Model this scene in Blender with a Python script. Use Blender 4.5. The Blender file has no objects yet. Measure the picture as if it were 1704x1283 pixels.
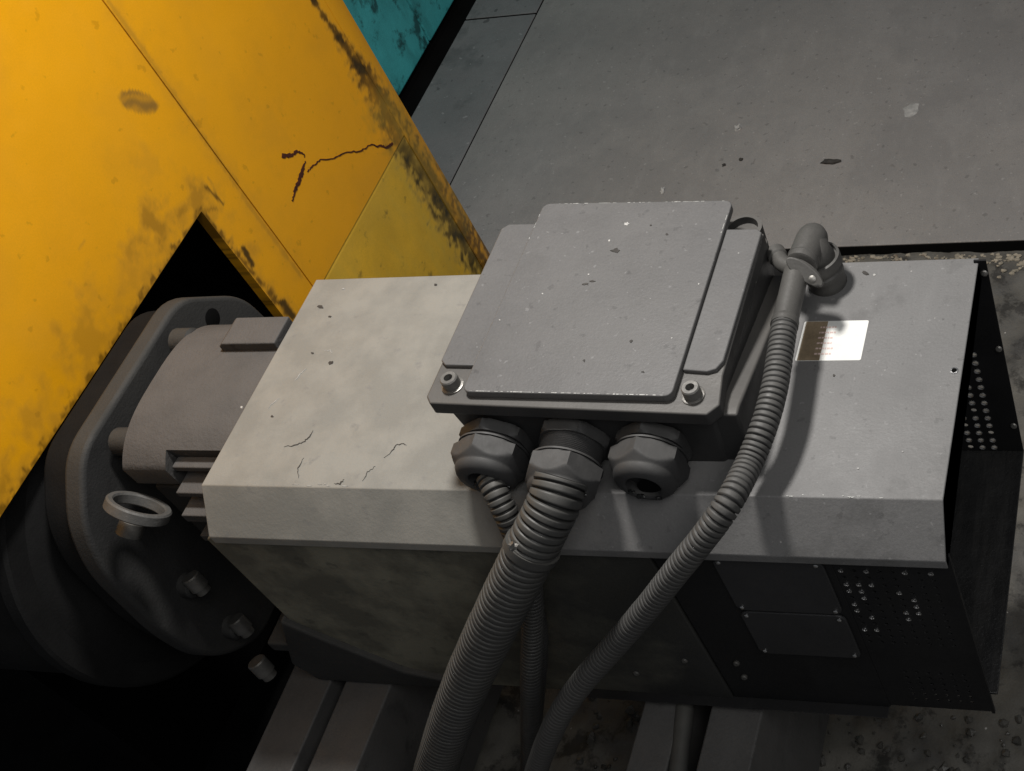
import bpy, bmesh, math, random
from mathutils import Vector, Matrix, noise
random.seed(4)
S = bpy.context.scene
COL = S.collection
PI = math.pi
# ------------------------------------------------------------------ camera
F_PX, PX, PY = 2252.885693606874, 1361.14094605, 613.17567666
MR = [[0.9566114933139772, 0.18002706733043783, -0.22909540782827698],
      [-0.008560983374420225, -0.7685729070715017, -0.6397049289159208],
      [-0.29124072590086963, 0.6139103693081446, -0.7336844676239724]]
CP = [0.2949116533854061, -0.8061248762554691, 1.1847344926299077]
cam = bpy.data.objects.new('camera', bpy.data.cameras.new('camera'))
COL.objects.link(cam)
cam.matrix_world = Matrix(((MR[0][0], -MR[1][0], -MR[2][0], CP[0]), (MR[0][1], -MR[1][1], -MR[2][1], CP[1]),
                           (MR[0][2], -MR[1][2], -MR[2][2], CP[2]), (0, 0, 0, 1)))
cam.data.sensor_width = 36
cam.data.lens = F_PX / 1704 * 36
cam.data.shift_x = (852 - PX) / 1704
cam.data.shift_y = (PY - 641.5) / 1704
cam.data.clip_start = 0.01
cam.data.clip_end = 100
S.camera = cam
# ------------------------------------------------------------------ light
w = bpy.data.worlds.new('World'); S.world = w; w.use_nodes = True
w.node_tree.nodes['Background'].inputs[0].default_value = (0.92, 0.95, 1.0, 1)
w.node_tree.nodes['Background'].inputs[1].default_value = 0.085
def lamp(name, loc, target, size, power, col):
    L = bpy.data.lights.new(name, 'AREA'); L.shape = 'DISK'; L.size = size; L.energy = power; L.color = col
    o = bpy.data.objects.new(name, L); COL.objects.link(o); o.location = loc
    o.rotation_euler = (Vector(target) - Vector(loc)).to_track_quat('-Z', 'Y').to_euler()
    return o
lamp('work_lamp', (-0.50, 0.50, 1.42), (-0.62, 0.3, 0), 0.21, 24.0, (1.0, 0.968, 0.93))
lamp('fill_light', (1.1, -0.9, 2.4), (-1.0, 0.5, 0), 1.8, 21.0, (1.0, 0.99, 0.975))  # unseen fill lamp, added to brighten the yellow guard
S.view_settings.view_transform = 'Standard'
S.view_settings.look = 'None'
S.view_settings.exposure = 0
S.view_settings.gamma = 1

# ------------------------------------------------------------------ measuring helpers
def at(px, py, ax, v):
    """the point of the axis-parallel plane (ax = v) seen at photo pixel px, py"""
    c = ((px - PX) / F_PX, (py - PY) / F_PX, 1.0)
    d = [sum(MR[r][k] * c[r] for r in range(3)) for k in range(3)]
    t = (v - CP[ax]) / d[ax]
    return Vector([CP[k] + d[k] * t for k in range(3)])
def pix(p):
    q = [sum(MR[r][k] * (p[k] - CP[k]) for k in range(3)) for r in range(3)]
    return F_PX * q[0] / q[2] + PX, F_PX * q[1] / q[2] + PY

# ------------------------------------------------------------------ objects
WM = {}
def _put(o, parent, local, mat):
    COL.objects.link(o)
    if parent:
        o.parent = parent
        if not local:
            o.matrix_parent_inverse = WM[parent.name].inverted()
    base = Matrix.LocRotScale(o.location, o.rotation_euler, o.scale)
    WM[o.name] = (WM[parent.name] @ base) if (parent and local) else base
    if mat: 
        if o.data and not o.data.materials: o.data.materials.append(mat)
    return o
def obj(name, bm, mat, parent=None, smooth=True, local=False, bevel=0, ang=35, loc=None, rot=None):
    me = bpy.data.meshes.new(name)
    bmesh.ops.recalc_face_normals(bm, faces=bm.faces[:])
    bm.to_mesh(me); bm.free()
    o = bpy.data.objects.new(name, me)
    if loc: o.location = loc
    if rot: o.rotation_euler = rot
    if smooth:
        me.polygons.foreach_set('use_smooth', [True] * len(me.polygons))
        if ang < 180: me.set_sharp_from_angle(angle=math.radians(ang))
    _put(o, parent, local, mat)
    if bevel:
        m = o.modifiers.new('bevel', 'BEVEL'); m.width = bevel; m.segments = 3; m.limit_method = 'ANGLE'; m.angle_limit = math.radians(25)
        m.harden_normals = False
    return o
def again(src, parent, loc, rot=None, local=False, scale=None):
    o = src.copy()
    o.parent = None; o.matrix_parent_inverse = Matrix.Identity(4)
    o.location = loc
    if rot: o.rotation_euler = rot
    if scale: o.scale = scale
    return _put(o, parent, local, None)
def thing(name, label, cat, loc, group=None):
    o = bpy.data.objects.new(name, None); o.location = loc; o.empty_display_size = .05
    _put(o, None, False, None)
    return tag(o, label, cat, group)
def tag(o, label=None, cat=None, group=None, kind=None):
    if label: o['label'] = label
    if cat: o['category'] = cat
    if group: o['group'] = group
    if kind: o['kind'] = kind
    return o

# ------------------------------------------------------------------ shapes
def nb(): return bmesh.new()
def bx(bm, a, b):
    v = [bm.verts.new((x, y, z)) for x in (a[0], b[0]) for y in (a[1], b[1]) for z in (a[2], b[2])]
    for f in ((0, 1, 3, 2), (4, 6, 7, 5), (0, 4, 5, 1), (2, 3, 7, 6), (0, 2, 6, 4), (1, 5, 7, 3)):
        bm.faces.new([v[i] for i in f])
    return bm
def prism(bm, pts, ax, a, b):
    """polygon pts in the plane across axis ax, extruded from a to b"""
    def mk(p, s):
        l = list(p); l.insert(ax, s); return bm.verts.new(l)
    A = [mk(p, a) for p in pts]; B = [mk(p, b) for p in pts]
    n = len(pts)
    bm.faces.new(A); bm.faces.new(B[::-1])
    for i in range(n): bm.faces.new((A[i], B[i], B[(i + 1) % n], A[(i + 1) % n]))
    return bm
def frame(d):
    d = Vector(d).normalized()
    u = d.cross(Vector((0, 0, 1)))
    if u.length < 1e-4: u = Vector((1, 0, 0))
    u.normalize(); return u, u.cross(d).normalized(), d
def lathe(bm, c, axis, prof, n=32, caps=(True, True), rf=None):
    """rings prof = [(distance, radius)] about the axis from point c"""
    u, v, d = frame(axis); c = Vector(c); rings = []
    for s, r in prof:
        R = []
        for i in range(n):
            a = 2 * PI * i / n
            rr = rf(a, s, r) if rf else r
            R.append(bm.verts.new(c + d * s + (u * math.cos(a) + v * math.sin(a)) * rr))
        rings.append(R)
    for A, B in zip(rings, rings[1:]):
        for i in range(n): bm.faces.new((A[i], A[(i + 1) % n], B[(i + 1) % n], B[i]))
    if caps[0]: bm.faces.new(rings[0][::-1])
    if caps[1]: bm.faces.new(rings[-1])
    return bm
def hexr(a, R, ph=0):
    """radius of a hexagon with corner radius R at angle a"""
    t = (a - ph) % (PI / 3) - PI / 6
    return R * math.cos(PI / 6) / math.cos(t)
def catmull(P, step):
    P = [Vector(p) for p in P]
    Q = [P[0] * 2 - P[1]] + P + [P[-1] * 2 - P[-2]]
    out = []
    for i in range(1, len(Q) - 2):
        a, b, c, d = Q[i - 1:i + 3]
        for k in range(60):
            t = k / 60
            out.append(.5 * ((2 * b) + (c - a) * t + (2 * a - 5 * b + 4 * c - d) * t * t + (3 * b - a - 3 * c + d) * t ** 3))
    out.append(P[-1])
    res = [out[0]]; acc = 0; L = 0; last = out[0]
    dist = [0]
    for p, q in zip(out, out[1:]): dist.append(dist[-1] + (q - p).length)
    n = max(2, int(dist[-1] / step)); j = 0; res = []
    for k in range(n + 1):
        s = dist[-1] * k / n
        while j < len(dist) - 2 and dist[j + 1] < s: j += 1
        t = (s - dist[j]) / max(1e-9, dist[j + 1] - dist[j])
        res.append(out[j].lerp(out[j + 1], t))
    return res, dist[-1]
def sweep(bm, P, step, rad, n=24, cap=True):
    pts, L = catmull(P, step)
    up = None; prev = None; N = len(pts)
    gl_ = bm.verts.layers.float.get('groove') or bm.verts.layers.float.new('groove')
    gf = getattr(rad, 'groove', None)
    for k, p in enumerate(pts):
        d = (pts[min(k + 1, N - 1)] - pts[max(k - 1, 0)]).normalized()
        if up is None: up = frame(d)[0]
        up = (up - d * up.dot(d)).normalized(); v = d.cross(up)
        s = L * k / (N - 1)
        ring = []
        for i in range(n):
            a = 2 * PI * i / n
            vv = bm.verts.new(p + (up * math.cos(a) + v * math.sin(a)) * rad(s, a, L)); vv[gl_] = gf(s, L) if gf else 0
            ring.append(vv)
        if prev:
            for i in range(n): bm.faces.new((prev[i], prev[(i + 1) % n], ring[(i + 1) % n], ring[i]))
        elif cap: bm.faces.new(ring[::-1])
        prev = ring
    if cap: bm.faces.new(prev)
    return bm
def corrugated(r, pitch, depth, fade=None, seed=0, wob=0.015):
    def rib(s):
        ph = (s / pitch) % 1.0
        q = abs(ph - .5) * 2           # 0 in the middle of the rib, 1 in the groove
        return (1 - q ** 4 * .35) if q < .70 else max(0., (1 - (q - .70) / .14)) * .9
    def f(s, a, L):
        k = fade(s / L) if fade else 1.0
        nz = noise.noise(Vector((s * 18, math.cos(a) * 1.3 + seed, math.sin(a) * 1.3)))
        n2 = noise.noise(Vector((s * 90, math.cos(a) * 3 + seed, math.sin(a) * 3)))
        return r * (1 + wob * nz) - depth * (1 - rib(s)) * k * (1 + .4 * nz) + .0003 * n2
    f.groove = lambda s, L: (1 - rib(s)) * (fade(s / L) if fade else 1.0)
    return f
def blob(bm, c, r, seed=0, amp=.35, sc=(1, 1, 1), sub=2):
    t = bmesh.ops.create_icosphere(bm, subdivisions=sub, radius=1)
    for v in t['verts']:
        n_ = noise.noise(v.co * 1.6 + Vector((seed * 3.1, seed, 7)))
        n2 = noise.noise(v.co * 4 + Vector((seed, 3, seed * 2)))
        p = v.co * (1 + amp * n_ * 2 + amp * .6 * n2)
        v.co = Vector(c) + Vector((p.x * r * sc[0], p.y * r * sc[1], p.z * r * sc[2]))
    return bm

# ------------------------------------------------------------------ materials
def mat(name, base, rough=.6, metal=0., spec=.5, dust=None, dust_amt=.5, scale=9., mott=.18, speck=0., speck_dark=0.,
        bump=.15, grain=.12, streak=None, stain=None, attr=None, attr_col=None, coat=0, toplight_dust=None, pits=None, wipes=None):
    m = bpy.data.materials.new(name); m.use_nodes = True
    nt = m.node_tree; N = nt.nodes; K = nt.links
    B = N['Principled BSDF']
    tc = N.new('ShaderNodeTexCoord'); co = tc.outputs['Object']
    def noi(sc, det=5, ro=.6, vec=None, off=0):
        n = N.new('ShaderNodeTexNoise'); n.inputs['Scale'].default_value = sc; n.inputs['Detail'].default_value = det; n.inputs['Roughness'].default_value = ro
        mp = N.new('ShaderNodeMapping'); mp.inputs['Location'].default_value = (off, off * 1.7, off * .6)
        K.new(vec or co, mp.inputs[0]); K.new(mp.outputs[0], n.inputs['Vector']); return n.outputs['Fac']
    def ramp(fac, a, b, lo=0., hi=1.):
        r = N.new('ShaderNodeMapRange'); r.inputs[1].default_value = a; r.inputs[2].default_value = b
        r.inputs[3].default_value = lo; r.inputs[4].default_value = hi; K.new(fac, r.inputs[0]); return r.outputs[0]
    def mix(fac, a, b, mode='MIX'):
        x = N.new('ShaderNodeMix'); x.data_type = 'RGBA'; x.blend_type = mode
        if isinstance(fac, (int, float)): x.inputs[0].default_value = fac
        else: K.new(fac, x.inputs[0])
        for i, c in ((6, a), (7, b)):
            if isinstance(c, (tuple, list)): x.inputs[i].default_value = (*c, 1)
            else: K.new(c, x.inputs[i])
        return x.outputs[2]
    def mul(a, b):
        x = N.new('ShaderNodeMath'); x.operation = 'MULTIPLY'
        for i, c in ((0, a), (1, b)):
            if isinstance(c, (int, float)): x.inputs[i].default_value = c
            else: K.new(c, x.inputs[i])
        return x.outputs[0]
    c = base
    big = noi(scale, 6, .62)
    d = tuple(x * (1 - mott) for x in base); l = tuple(min(1, x * (1 + mott)) for x in base)
    c = mix(ramp(big, .3, .7), d, l)
    if dust:
        c = mix(mul(ramp(noi(scale * .45, 5, .6, off=3), .32, .68), dust_amt), c, dust)
    if grain:
        g = noi(420, 2, .7, off=5)
        c = mix(1.0, c, mix(ramp(g, .25, .75), (1 - grain,) * 3, (1 + grain,) * 3), 'MULTIPLY')
    if streak:   # (colour, amount, stretch vector)
        mp = N.new('ShaderNodeMapping'); mp.inputs['Scale'].default_value = streak[2]; K.new(co, mp.inputs[0])
        c = mix(mul(ramp(noi(6, 5, .6, vec=mp.outputs[0], off=2), .5, .72), streak[1]), c, streak[0])
    if stain:    # (colour, amount, scale, threshold)
        c = mix(mul(ramp(noi(stain[2], 7, .68, off=9), stain[3], stain[3] + .09), stain[1]), c, stain[0])
    def spk(sc, thr, off):
        v = N.new('ShaderNodeTexVoronoi'); v.inputs['Scale'].default_value = sc
        mp = N.new('ShaderNodeMapping'); mp.inputs['Location'].default_value = (off, off, off); K.new(co, mp.inputs[0]); K.new(mp.outputs[0], v.inputs['Vector'])
        nn = noi(160, 2, .5, off=off)
        ad = N.new('ShaderNodeMath'); ad.operation = 'MULTIPLY_ADD'; K.new(nn, ad.inputs[0]); ad.inputs[1].default_value = .16; K.new(v.outputs['Distance'], ad.inputs[2])
        return mul(ramp(ad.outputs[0], thr + .06, thr + .10, 1, 0), ramp(v.outputs['Color'], .55, .6)) if True else None
    if speck_dark:
        c = mix(mul(spk(26, speck_dark, 4), .75), c, tuple(x * .25 for x in base))
    if speck:
        c = mix(mul(spk(38, speck, 8), .8), c, (.62, .6, .57))
    if pits:     # (scale, dark amount, pale amount): small dark pits and pale nicks
        c = mix(mul(ramp(noi(pits[0], 3, .5, off=21), .655, .70), pits[1]), c, tuple(x * .3 for x in base))
        if pits[2]: c = mix(mul(ramp(noi(pits[0] * 1.7, 2, .5, off=33), .70, .73), pits[2]), c, tuple(min(.8, x * 2.2 + .06) for x in base))
        c = mix(mul(ramp(noi(pits[0] * .33, 8, .78, off=41), .50, .72), pits[1] * .35), c, tuple(x * .45 for x in base))
    if wipes:    # (amount, stretch): directional rubbed scuffs
        mp = N.new('ShaderNodeMapping'); mp.inputs['Scale'].default_value = wipes[1]; mp.inputs['Rotation'].default_value = (0, 0, .5); K.new(co, mp.inputs[0])
        c = mix(mul(ramp(noi(30, 6, .7, vec=mp.outputs[0], off=15), .52, .75), wipes[0]), c, tuple(min(.8, x * 1.55) for x in base))
    if toplight_dust:   # (colour, amount): settled dust on upward faces, also leaves shaded sides darker in colour
        ge = N.new('ShaderNodeNewGeometry'); sp = N.new('ShaderNodeSeparateXYZ'); K.new(ge.outputs['Normal'], sp.inputs[0])
        c = mix(mul(mul(ramp(sp.outputs['Z'], .25, .95), ramp(noi(scale * 2, 5, .6, off=12), .2, .6, .6, 1)), toplight_dust[1]), c, toplight_dust[0])
    if attr:
        an = N.new('ShaderNodeAttribute'); an.attribute_name = attr
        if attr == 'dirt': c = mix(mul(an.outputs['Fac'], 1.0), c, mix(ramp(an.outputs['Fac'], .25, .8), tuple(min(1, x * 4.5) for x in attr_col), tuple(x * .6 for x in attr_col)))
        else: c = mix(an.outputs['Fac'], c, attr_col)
        if attr == 'dirt':
            an2 = N.new('ShaderNodeAttribute'); an2.attribute_name = 'smear'
            c = mix(an2.outputs['Fac'], c, (.33, .17, .025))
            an3 = N.new('ShaderNodeAttribute'); an3.attribute_name = 'olive'
            c = mix(an3.outputs['Fac'], c, (.40, .25, .03))
    K.new(c, B.inputs['Base Color'])
    rr = ramp(noi(scale * 3, 4, .6, off=6), .3, .7, max(.05, rough - .1), min(1, rough + .1)); K.new(rr, B.inputs['Roughness'])
    B.inputs['Metallic'].default_value = metal
    B.inputs['Specular IOR Level'].default_value = spec
    if coat: B.inputs['Coat Weight'].default_value = coat
    if bump:
        bp = N.new('ShaderNodeBump'); bp.inputs['Strength'].default_value = bump; bp.inputs['Distance'].default_value = .002
        ad = N.new('ShaderNodeMath'); ad.operation = 'ADD'; K.new(noi(220, 4, .65, off=1), ad.inputs[0]); K.new(mul(noi(22, 3, .5), 1.5), ad.inputs[1])
        K.new(ad.outputs[0], bp.inputs['Height']); K.new(bp.outputs[0], B.inputs['Normal'])
    return m

M = {}
M['cover'] = mat('grey cover paint', (.183, .180, .178), .55, dust=(.25, .245, .235), dust_amt=.25, stain=((.12, .118, .115), .5, 9, .56), scale=5, mott=.09, speck=.02, speck_dark=.03, bump=.2, grain=.09, pits=(75, .28, .2), wipes=(.2, (1, .22, 1)))
# thicker beige dust towards the left end of the cover: mixed in along x, it lies on the sheet
def dust_along_x(m, x0, x1, col, amt, col2, nsc=11):
    nt = m.node_tree; N = nt.nodes; K = nt.links; B = N['Principled BSDF']
    src = B.inputs['Base Color'].links[0].from_socket
    tc = N.new('ShaderNodeTexCoord'); sp = N.new('ShaderNodeSeparateXYZ'); K.new(tc.outputs['Object'], sp.inputs[0])
    def noi(sc, off):
        mp = N.new('ShaderNodeMapping'); mp.inputs['Location'].default_value = (off, off, off); K.new(tc.outputs['Object'], mp.inputs[0])
        n = N.new('ShaderNodeTexNoise'); n.inputs['Scale'].default_value = sc; n.inputs['Detail'].default_value = 7; n.inputs['Roughness'].default_value = .62; K.new(mp.outputs[0], n.inputs['Vector']); return n.outputs['Fac']
    def rng(f, a, b, lo, hi):
        r = N.new('ShaderNodeMapRange'); r.inputs[1].default_value = a; r.inputs[2].default_value = b; r.inputs[3].default_value = lo; r.inputs[4].default_value = hi; K.new(f, r.inputs[0]); return r.outputs[0]
    ad = N.new('ShaderNodeMath'); ad.operation = 'MULTIPLY_ADD'; K.new(noi(7, 1), ad.inputs[0]); ad.inputs[1].default_value = .5; K.new(sp.outputs['X'], ad.inputs[2])
    f = rng(ad.outputs[0], x0 + .25, x1 + .25, amt, 0)
    y = N.new('ShaderNodeMix'); y.data_type = 'RGBA'; K.new(rng(noi(nsc, 4), .42, .60, 0, 1), y.inputs[0]); y.inputs[6].default_value = (*col2, 1); y.inputs[7].default_value = (*col, 1)
    # sparse scuffs where the dust has been wiped away
    w1 = rng(noi(34, 8), .60, .68, 1, .55)
    mm = N.new('ShaderNodeMath'); mm.operation = 'MULTIPLY'; K.new(f, mm.inputs[0]); K.new(w1, mm.inputs[1])
    x = N.new('ShaderNodeMix'); x.data_type = 'RGBA'; K.new(mm.outputs[0], x.inputs[0]); K.new(src, x.inputs[6]); K.new(y.outputs[2], x.inputs[7])
    K.new(x.outputs[2], B.inputs['Base Color'])
dust_along_x(M['cover'], -.62, -.42, (.315, .305, .272), .9, (.255, .25, .225))
M['box'] = mat('terminal box enamel', (.032, .032, .033), .5, dust=(.045, .044, .042), dust_amt=.35, toplight_dust=((.125, .118, .108), .85), scale=7, mott=.08, speck=.015, bump=.15, grain=.06)  # near-black base paints in the shaded sides; tops are dusty and lighter
M['lid'] = mat('lid plate enamel', (.115, .113, .113), .5, dust=(.152, .147, .139), dust_amt=.45, scale=6, mott=.08, speck=.015, bump=.16, grain=.09, pits=(70, .3, .3), wipes=(.16, (.25, 1, 1)))
M['wornedge'] = mat('bare worn paint edge', (.42, .42, .40), .5, metal=.2, mott=.3, scale=60, grain=.2)
M['body'] = mat('dusty cast iron', (.062, .060, .058), .85, dust=(.09, .088, .086), dust_amt=.5, toplight_dust=((.135, .127, .12), 1.), pits=(55, .4, .3), scale=10, mott=.15, bump=.7, grain=.08, spec=.2)
M['flange'] = mat('dark oily cast iron', (.022, .022, .022), .75, dust=(.048, .047, .043), dust_amt=.7, toplight_dust=((.07, .068, .062), .7), scale=8, mott=.2, bump=.5)
M['side'] = mat('dusty side plate', (.024, .024, .024), .75, dust=(.055, .054, .045), dust_amt=.75, scale=5, mott=.3, speck_dark=.03, bump=.4, stain=((.015, .015, .015), .8, 5, .56))
dust_along_x(M['side'], -.70, -.42, (.24, .23, .175), .92, (.12, .116, .09), 10)
M['black'] = mat('black painted sheet', (.016, .016, .017), .6, spec=.25, dust=(.016, .016, .016), dust_amt=.5, scale=8, mott=.3, bump=.12, streak=((.022, .022, .022), .6, (4, 4, .3)))
M['blackpanel'] = mat('black access plate', (.034, .034, .036), .5, mott=.2, bump=.08, dust=(.035, .035, .035), dust_amt=.4)
M['rim'] = mat('scuffed punched rim', (.22, .22, .22), .4, metal=.3, mott=.6, scale=120, grain=0, bump=.2)
M['oilblack'] = mat('oily black pan', (.022, .022, .022), .33, mott=.3, scale=14, bump=.6, streak=((.06, .058, .055), .7, (7, .5, 1)))
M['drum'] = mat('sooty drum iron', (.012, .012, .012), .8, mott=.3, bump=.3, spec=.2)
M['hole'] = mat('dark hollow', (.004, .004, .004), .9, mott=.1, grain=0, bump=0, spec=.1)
M['glint'] = mat('bright glint metal', (.75, .75, .75), .25, metal=1., mott=.2, scale=80, grain=0, bump=.2)
M['steel'] = mat('worn steel', (.33, .32, .30), .42, metal=.8, dust=(.2, .19, .17), dust_amt=.6, scale=30, mott=.25, bump=.25)
M['steeldark'] = mat('greasy steel', (.16, .155, .145), .5, metal=.6, dust=(.1, .095, .085), dust_amt=.6, scale=30, mott=.25, bump=.25)
M['eye'] = mat('dull forged steel', (.12, .118, .112), .6, metal=.1, mott=.3, scale=40, bump=.3, toplight_dust=((.13, .127, .118), .8))
M['bolt'] = mat('dusty black oxide bolt', (.10, .098, .095), .5, metal=.3, dust=(.27, .26, .235), dust_amt=.7, scale=40, mott=.3, bump=.2)
M['gland'] = mat('black nylon gland', (.034, .034, .035), .62, dust=(.075, .073, .07), dust_amt=.4, toplight_dust=((.082, .08, .077), .8), scale=22, mott=.15, bump=.12, grain=.1)
M['tube'] = mat('dusty black nylon conduit', (.040, .040, .040), .52, dust=(.085, .082, .072), dust_amt=.5, toplight_dust=((.15, .145, .13), .5), attr='groove', attr_col=(.008, .008, .008), scale=14, mott=.2, bump=.15, grain=.15)
M['tube2'] = mat('grey dusted conduit', (.046, .045, .044), .58, dust=(.11, .107, .10), dust_amt=.5, toplight_dust=((.115, .112, .105), .7), attr='groove', attr_col=(.012, .012, .012), scale=14, mott=.2, bump=.15, grain=.15)
M['conn'] = mat('dusty plug shell', (.07, .068, .064), .5, dust=(.14, .134, .124), dust_amt=.5, scale=18, mott=.2, bump=.15, metal=.1)
M['grease'] = mat('wet black grease', (.01, .01, .01), .18, mott=.3, bump=.4, grain=0)
M['sticker'] = mat('glossy white label film', (.93, .93, .9), .35, mott=.02, bump=.03, grain=0, dust=(.85, .84, .76), dust_amt=.4, scale=14)
M['print'] = mat('faded red label print', (.80, .60, .55), .5, mott=.3, grain=0, bump=0)
M['labelbrown'] = mat('brown band on label', (.30, .23, .15), .4, mott=.3, scale=40, bump=0)
M['yellow'] = mat('yellow enamel', (.93, .425, .005), .45, mott=.03, scale=6, bump=.06, grain=.05, dust=(.82, .36, .006), dust_amt=.35, attr='dirt', attr_col=(.085, .047, .008), pits=(40, .25, .0))
M['yellowplinth'] = mat('grimy yellow enamel', (.84, .49, .03), .55, mott=.15, scale=9, bump=.2, grain=.08, dust=(.55, .36, .04), dust_amt=.6, stain=((.12, .085, .02), .6, 20, .60), streak=((.66, .46, .06), .5, (1, 3, .5)), attr='dirt', attr_col=(.07, .055, .02))
M['crack'] = mat('brown crack', (.07, .015, .004), .8, mott=.4, scale=60, bump=.3)
M['teal'] = mat('scuffed teal paint', (.06, .42, .44), .5, mott=.25, scale=9, bump=.4, dust=(.09, .60, .62), dust_amt=.6, stain=((.012, .06, .06), .85, 14, .53), streak=((.01, .03, .03), .5, (2, 2, .5)))
M['plate'] = mat('grey painted steel floor plate', (.29, .277, .266), .6, dust=(.34, .318, .295), dust_amt=.6, scale=3.2, mott=.14, speck=.018, speck_dark=.03, bump=.45, grain=.16, stain=((.22, .214, .21), .3, 3.5, .48), pits=(60, .35, .25), wipes=(.2, (1, .3, 1)))
M['platedark'] = mat('darker steel floor plate', (.20, .195, .195), .55, dust=(.27, .262, .258), dust_amt=.5, scale=4, mott=.2, speck=.02, bump=.45, grain=.15, pits=(26, .6, .4), stain=((.12, .12, .12), .6, 6, .55))  # darker grey for the plates left of the long seam
M['concrete'] = mat('oily rough concrete', (.085, .083, .078), .7, dust=(.26, .24, .195), dust_amt=.55, scale=14, mott=.4, bump=.6, stain=((.03, .028, .025), .85, 17, .53), speck=.05)
M['oilrubble'] = mat('oily rubble', (.07, .067, .06), .3, scale=40, mott=.6, bump=.4, dust=(.16, .15, .13), dust_amt=.5)
M['crumb'] = mat('pale concrete crumbs', (.36, .32, .25), .8, scale=50, mott=.5, bump=.3, stain=((.10, .05, .02), .7, 20, .56))
M['debris'] = mat('pale chip', (.45, .44, .42), .6, scale=60, mott=.3)
M['darkdebris'] = mat('dark grit flake', (.05, .045, .04), .7, scale=60, mott=.4, bump=.4)
M['rail'] = mat('ground steel rail', (.10, .098, .096), .55, metal=.2, dust=(.16, .155, .148), dust_amt=.5, scale=9, mott=.2, bump=.25, speck_dark=.04, stain=((.05, .05, .05), .6, 12, .58))
M['pitblack'] = mat('dark void black', (.006, .006, .006), .95, mott=.3, bump=.2, spec=.05)  # near-black colour supplies the darkness of the pit and hidden recesses

# ================================================================== SETTING
GZ = -0.775   # concrete around the machine base
RZ = -0.44    # underside of the motor feet
def height_grid(x0, x1, y0, y1, st, hf):
    bm = nb(); nx = int((x1 - x0) / st); ny = int((y1 - y0) / st)
    V = [[bm.verts.new((x0 + (x1 - x0) * i / nx, y0 + (y1 - y0) * j / ny, 0)) for j in range(ny + 1)] for i in range(nx + 1)]
    for r in V:
        for v in r: v.co.z = hf(v.co.x, v.co.y)
    for i in range(nx):
        for j in range(ny): bm.faces.new((V[i][j], V[i + 1][j], V[i + 1][j + 1], V[i][j + 1]))
    return bm
def ground_h(x, y):
    n = noise.fractal(Vector((x * 9, y * 9, 0)), .9, 2.1, 5)
    n2 = noise.fractal(Vector((x * 34, y * 34, 4)), .8, 2.1, 4)
    k = 1.0 if y < .1 else .75
    return GZ + .011 * n * k + .005 * n2 * k
g = obj('ground', height_grid(-1.06, .9, -.62, 1.5, .0085, ground_h), M['concrete'], ang=180)
tag(g, 'rough oily concrete ground around and under the motor', kind='structure')
# edge of the pit: a wall down to its floor
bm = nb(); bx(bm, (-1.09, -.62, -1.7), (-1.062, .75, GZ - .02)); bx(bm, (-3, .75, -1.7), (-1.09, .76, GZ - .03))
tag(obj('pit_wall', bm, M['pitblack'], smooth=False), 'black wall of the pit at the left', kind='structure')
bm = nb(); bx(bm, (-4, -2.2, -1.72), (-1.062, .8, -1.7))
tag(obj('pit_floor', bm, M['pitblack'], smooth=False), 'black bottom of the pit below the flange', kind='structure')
# floor plates
PZ = -.748
FY = at(1550, 404, 2, PZ).y; SX = at(825, 155, 2, PZ).x; SY = at(860, 24, 2, PZ).y; TX = at(735, 75, 2, PZ).x; TY = at(650, 30, 2, PZ).y
fl = tag(obj('floor', bx(nb(), (-2.6, FY + .04, GZ - .03), (3, 5, PZ - .016)), M['pitblack'], smooth=False), 'floor of grey steel plates behind the motor', kind='structure')
obj('gap_shadow_strip', bx(nb(), (-2.0, FY - .001, GZ - .03), (3, FY + .045, PZ - .0045)), M['hole'], fl, smooth=False)  # black strip standing in for the gap shadow under the plate edge
def plate(x0, x1, y0, y1, z, m):
    bm = nb()
    bx(bm, (x0, y0, z - .004), (x1, y1, z))
    return obj('floor_plate', bm, m, fl, smooth=False, bevel=.0015)
plate(SX + .003, 3, FY, 5, PZ, M['plate'])
plate(TX + .03, SX - .003, FY, SY - .0035, PZ - .0015, M['platedark'])
plate(TX + .03, SX - .003, SY + .0035, 5, PZ - .0005, M['platedark'])
# teal machine bed behind the yellow guard
t = thing('machine_bed', 'scuffed teal machine bed behind the yellow guard, beside the floor plates', 'machine bed', (TX - .3, 2.2, PZ))
bm = nb(); prism(bm, [(TX - .02, PZ + .02), (TX - .02, .6), (TX - .8, .6), (TX - .8, PZ + .02)], 1, 1.2, 1.975)
obj('side_wall', bm, M['teal'], t, bevel=.006)
bm = nb(); prism(bm, [(TX - .02, PZ + .02), (TX - .02, .6), (TX - .8, .6), (TX - .8, PZ + .02)], 1, 1.979, 5.0)
obj('side_wall', bm, M['teal'], t, bevel=.006)
bm = nb(); bx(bm, (TX - .8, 1.2, GZ - .02), (TX - .035, 5, PZ + .018))
obj('foot_shadow_strip', bm, M['pitblack'], t)  # black strip standing in for the shadow line at the bed's foot

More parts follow.
